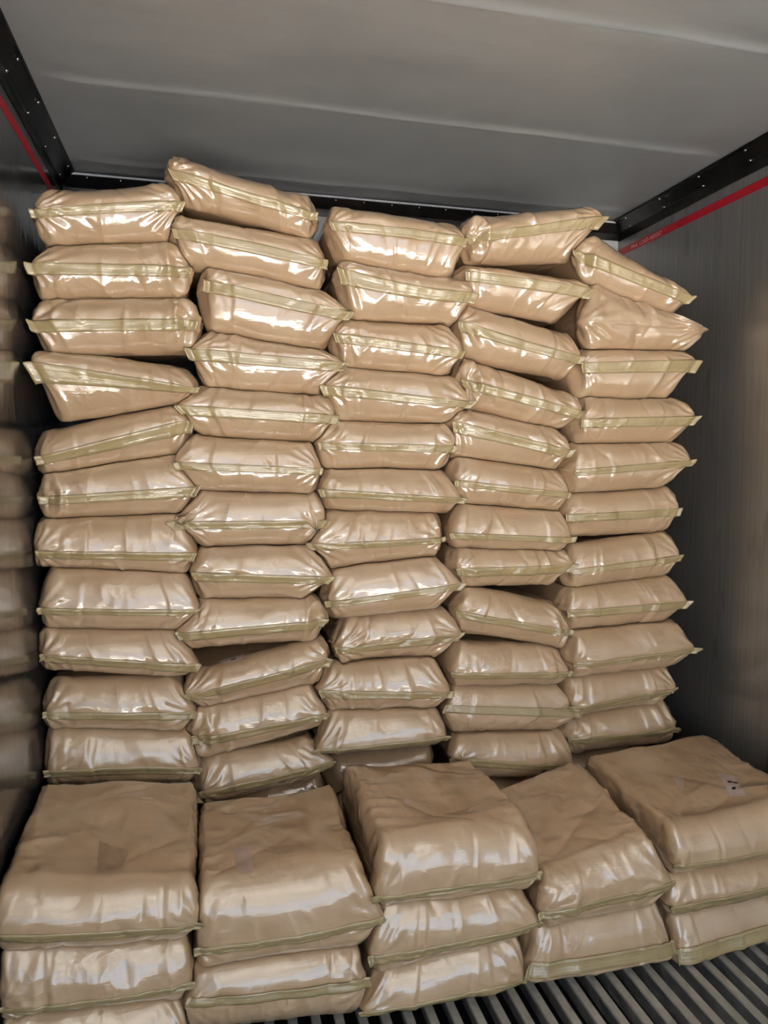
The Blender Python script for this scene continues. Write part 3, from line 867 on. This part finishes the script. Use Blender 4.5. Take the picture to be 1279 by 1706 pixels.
ORD = ['topmost', 'second', 'third', 'fourth', 'fifth', 'sixth', 'seventh', 'eighth', 'ninth', 'tenth', 'eleventh', 'twelfth', 'thirteenth']
COLN = {'c1': 'leftmost back column beside the mirrored wall', 'c2': 'second back column from the left', 'c3': 'middle back column',
        'c4': 'second back column from the right', 'c5': 'rightmost back column'}
FN = {'f1': 'leftmost front pile', 'f2': 'second front pile from the left', 'f3': 'middle front pile', 'f4': 'second front pile from the right', 'f5': 'rightmost front pile'}
OPT = {
    ('c1', 2): dict(gusset=(1,)), ('c1', 1): dict(gusset=(1,)), ('c2', 3): dict(), ('c4', 8): dict(gusset=(1,)), ('c5', 0): dict(gusset=(-1,)), ('c4', 0): dict(gusset=(-1,), crumple=1.5), ('c2', 8): dict(gusset=(1,)), ('c4', 3): dict(gusset=(-1,)), ('c1', 5): dict(gusset=(-1,)), ('c2', 10): dict(gusset=(-1,)),
    ('c1', 3): dict(bulge=1.3), ('c3', 1): dict(sag=-0.018), ('c5', 1): dict(nob=True, crumple=2.0, bulge=1.6),
    ('c2', 12): dict(nob=False), ('c3', 8): dict(crumple=1.6), ('c4', 10): dict(fold='u'), ('c2', 0): dict(sag=-0.004, crumple=1.4),
    ('c1', 10): dict(sag=0.012), ('f4', 1): dict(fold='u'), ('f2', 1): dict(fold='u'), ('f5', 2): dict(fold='u'),
    ('c2', 9): dict(rise=0.045), ('c3', 0): dict(sag=0.004), ('c4', 2): dict(sag=-0.006),
}
DY = {('c2', 12): 0.06, ('c5', 10): 0.02, ('c1', 4): 0.01, ('c3', 8): 0.025, ('c4', 0): -0.005, ('c2', 8): -0.01, ('c5', 1): -0.005, ('c4', 11): -0.01}
RISE = {('f1', 0): 0.05, ('f2', 0): 0.0, ('f3', 0): 0.0, ('f4', 0): 0.03, ('f5', 0): 0.03}
SACK = {}
for qi, (colk, i, pts) in enumerate(SACKS):
    front = colk[0] == 'f'
    seed = 101 + qi * 13
    rs0 = random.Random(seed + 5)
    if front:
        names = {'f1': ['top', 'middle', 'bottom'], 'f2': ['top', 'bottom'], 'f3': ['top', 'middle', 'bottom'], 'f4': ['top', 'bottom'], 'f5': ['top', 'middle', 'bottom']}[colk]
        label = 'tan glossy sack at the %s of the %s' % (names[i], FN[colk])
        grp = 'tan sacks in the low front row'
    else:
        label = 'tan glossy sack, %s from the top in the %s' % (ORD[i], COLN[colk]) if i else 'tan glossy sack topmost in the %s' % COLN[colk]
        grp = 'tan sacks stacked at the back'
    kw = dict(tabs=(rs0.uniform(0.002, 0.014), rs0.uniform(0.002, 0.014)), band=rs0.uniform(0.028, 0.038), crumple=rs0.uniform(0.65, 1.3))
    kw.update(OPT.get((colk, i), {}))
    if front:
        kw.setdefault('rise', RISE.get((colk, i), 0.0))
        if i: kw.setdefault('top_lump', 0.4)
        yf, L, G = 1.65 + rs0.uniform(-0.010, 0.008), L_FR - 0.045, G_FR
    else:
        yf, L, G = 2.19 + DY.get((colk, i), rs0.uniform(-0.012, 0.014)), L_ST, G_ST
    SACK[(colk, i)] = make_sack(label, grp, pts, yf, L, G, seed, **kw)

for G in (G_ST, G_FR):
    ks = [k for k in SACK if SACK[k]['G'] is G]
    for it in range(4):
        for m_ in range(len(ks)):
            for n_ in range(m_ + 1, len(ks)):
                if abs(int(ks[m_][0][1]) - int(ks[n_][0][1])) <= 1:
                    settle(SACK[ks[m_]], SACK[ks[n_]])
from mathutils.bvhtree import BVHTree
def clamp_sack(K):
    K['pos'][:, 0] = np.clip(K['pos'][:, 0], XL + 0.003, XR - 0.003)
    K['pos'][:, 2] = np.maximum(K['pos'][:, 2], 0.0012)
def tree(K):
    return BVHTree.FromPolygons(K['pos'].tolist(), K['G'].Q.tolist(), all_triangles=False)
# sacks that carry the back columns, behind the front row
ORDW = ['lowest', 'second-lowest', 'third-lowest', 'fourth-lowest']
for ck, xc, ztop in (('c1', -0.255, 0.42), ('c2', 0.175, 0.185), ('c3', 0.572, 0.46), ('c4', 1.01, 0.305), ('c5', 1.45, 0.36)):
    nlay = max(1, round(ztop / 0.15)); h = ztop / nlay
    for j in range(nlay):
        z0 = 0.004 + j * h; z1 = z0 + h - 0.008
        pts = (xc - 0.165, z1, xc + 0.165, z1, xc + 0.18, (z0 + z1) / 2, xc + 0.165, z0, xc - 0.165, z0, xc - 0.18, (z0 + z1) / 2)
        SACK[(ck, 50 + j)] = make_sack('hidden tan sack, %s in the %s' % (ORDW[j], COLN[ck]), 'tan sacks under the back columns', pts, 2.25, L_ST - 0.05, G_LO, 900 + j * 7 + int(xc * 100), nob=True)
keys = list(SACK)
for K in SACK.values():
    clamp_sack(K); K['tree'] = tree(K); K['lo'] = K['pos'].min(0) - 0.002; K['hi'] = K['pos'].max(0) + 0.002
for ka in keys:
    A = SACK[ka]
    A['nb'] = [kb for kb in keys if kb != ka and not ((A['lo'] > SACK[kb]['hi']).any() or (SACK[kb]['lo'] > A['hi']).any())]
last = {k: 0 for k in keys}                      # round in which a sack last changed
done = {}
for it in range(4):
    for ka in (keys if it % 2 == 0 else keys[::-1]):
        A = SACK[ka]; moved = False
        for kb in A['nb']:
            stamp = (last[ka], last[kb])
            if done.get((ka, kb)) == stamp: continue
            B = SACK[kb]; T_ = B['tree']; hit = False
            sel = np.where(((A['pos'] > B['lo']) & (A['pos'] < B['hi'])).all(1))[0]
            for q_ in sel:
                p_ = Vector(A['pos'][q_])
                c_, nn_, _i, dist = T_.find_nearest(p_, 0.06)
                if c_ is not None:
                    dp = (p_ - c_).dot(nn_)
                    if dp < 0.0012:
                        # the first rounds share the way out between both sacks
                        k_ = 0.55 if (it < 3 and dp < -0.002) else 1.0
                        A['pos'][q_] = p_ + (c_ + nn_ * 0.0019 - p_) * k_; hit = True
            if hit: moved = True
            else: done[(ka, kb)] = stamp
        if moved:
            clamp_sack(A); A['tree'] = tree(A); last[ka] = it + 1
for K in SACK.values():
    K['near'] = [SACK[k]['tree'] for k in K['nb']]
    build_sack(K)

# print left on the sacks: small pale patches with faint ink
def patch(K, quad, mat, name, parent, lift=0.0007, m=8):
    T_ = K['pos'][K['G'].top]
    q = np.array(quad, dtype=float)
    gu, gv = np.meshgrid(np.linspace(0, 1, m + 1), np.linspace(0, 1, m + 1))
    P2 = (q[0] * (1 - gu)[..., None] + q[1] * gu[..., None]) * (1 - gv)[..., None] + (q[3] * (1 - gu)[..., None] + q[2] * gu[..., None]) * gv[..., None]
    base = np.array(K['root'].location)
    V = []
    for x_, y_ in P2.reshape(-1, 2):
        hit, nn_, _i, _d = K['tree'].ray_cast(Vector((x_, y_, 3.0)), Vector((0, 0, -1)))
        V.append(np.array(hit + nn_ * lift) - base)
    idx = np.arange((m + 1) ** 2).reshape(m + 1, m + 1)
    Q = np.stack([idx[:-1, :-1], idx[1:, :-1], idx[1:, 1:], idx[:-1, 1:]], -1).reshape(-1, 4)
    o = bpy.data.objects.new(name, fast_mesh(name, np.array(V), Q, mat))
    return link(o, parent)
PRINT = [
    ('f1', [(-0.276, 1.845), (-0.201, 1.803), (-0.207, 1.735), (-0.266, 1.721)], 'brown'),
    ('f2', [(0.052, 1.817), (0.101, 1.817), (0.097, 1.704), (0.060, 1.705)], 'line'),
    ('f2', [(0.161, 1.907), (0.221, 1.909), (0.229, 1.880), (0.204, 1.880)], 'brown'),
    ('f3', [(0.531, 1.870), (0.562, 1.870), (0.555, 1.857), (0.526, 1.843)], 'line'),
    ('f3', [(0.691, 1.784), (0.713, 1.806), (0.706, 1.780), (0.690, 1.770)], 'line'),
    ('f4', [(0.892, 1.936), (0.920, 1.922), (0.928, 1.830), (0.893, 1.792)], 'line'),
    ('f5', [(1.427, 1.895), (1.467, 1.898), (1.443, 1.857), (1.394, 1.799)], 'line'),
    ('f5', [(1.579, 1.875), (1.619, 1.847), (1.574, 1.742), (1.529, 1.757)], 'pale'),
]
for ck, quad, kind in PRINT:
    K = SACK[(ck, 0)]
    o = patch(K, quad, {'brown': M_PBROWN, 'line': M_INKLINE, 'pale': M_LABEL}[kind], 'printed_label', K['root'])
    o['label'] = 'small faded printed label patch'
    if kind == 'pale':
        for bq in ([(1.574, 1.824), (1.589, 1.820), (1.582, 1.811), (1.569, 1.814)], [(1.591, 1.817), (1.604, 1.812), (1.598, 1.805), (1.584, 1.809)], [(1.563, 1.789), (1.576, 1.790), (1.568, 1.779), (1.557, 1.782)]):
            patch(K, bq, M_INK, 'ink_mark', o, 0.0013, 2).location = (0, 0, 0)
K = SACK[('c2', 9)]
o = patch(K, [(0.035, 2.262), (0.115, 2.262), (0.105, 2.228), (0.045, 2.228)], M_LABEL, 'printed_label', K['root'])
o['label'] = 'pale printed label patch near the fold'
patch(K, [(0.068, 2.246), (0.086, 2.246), (0.084, 2.238), (0.070, 2.238)], M_INK, 'ink_mark', o, 0.0013, 2)
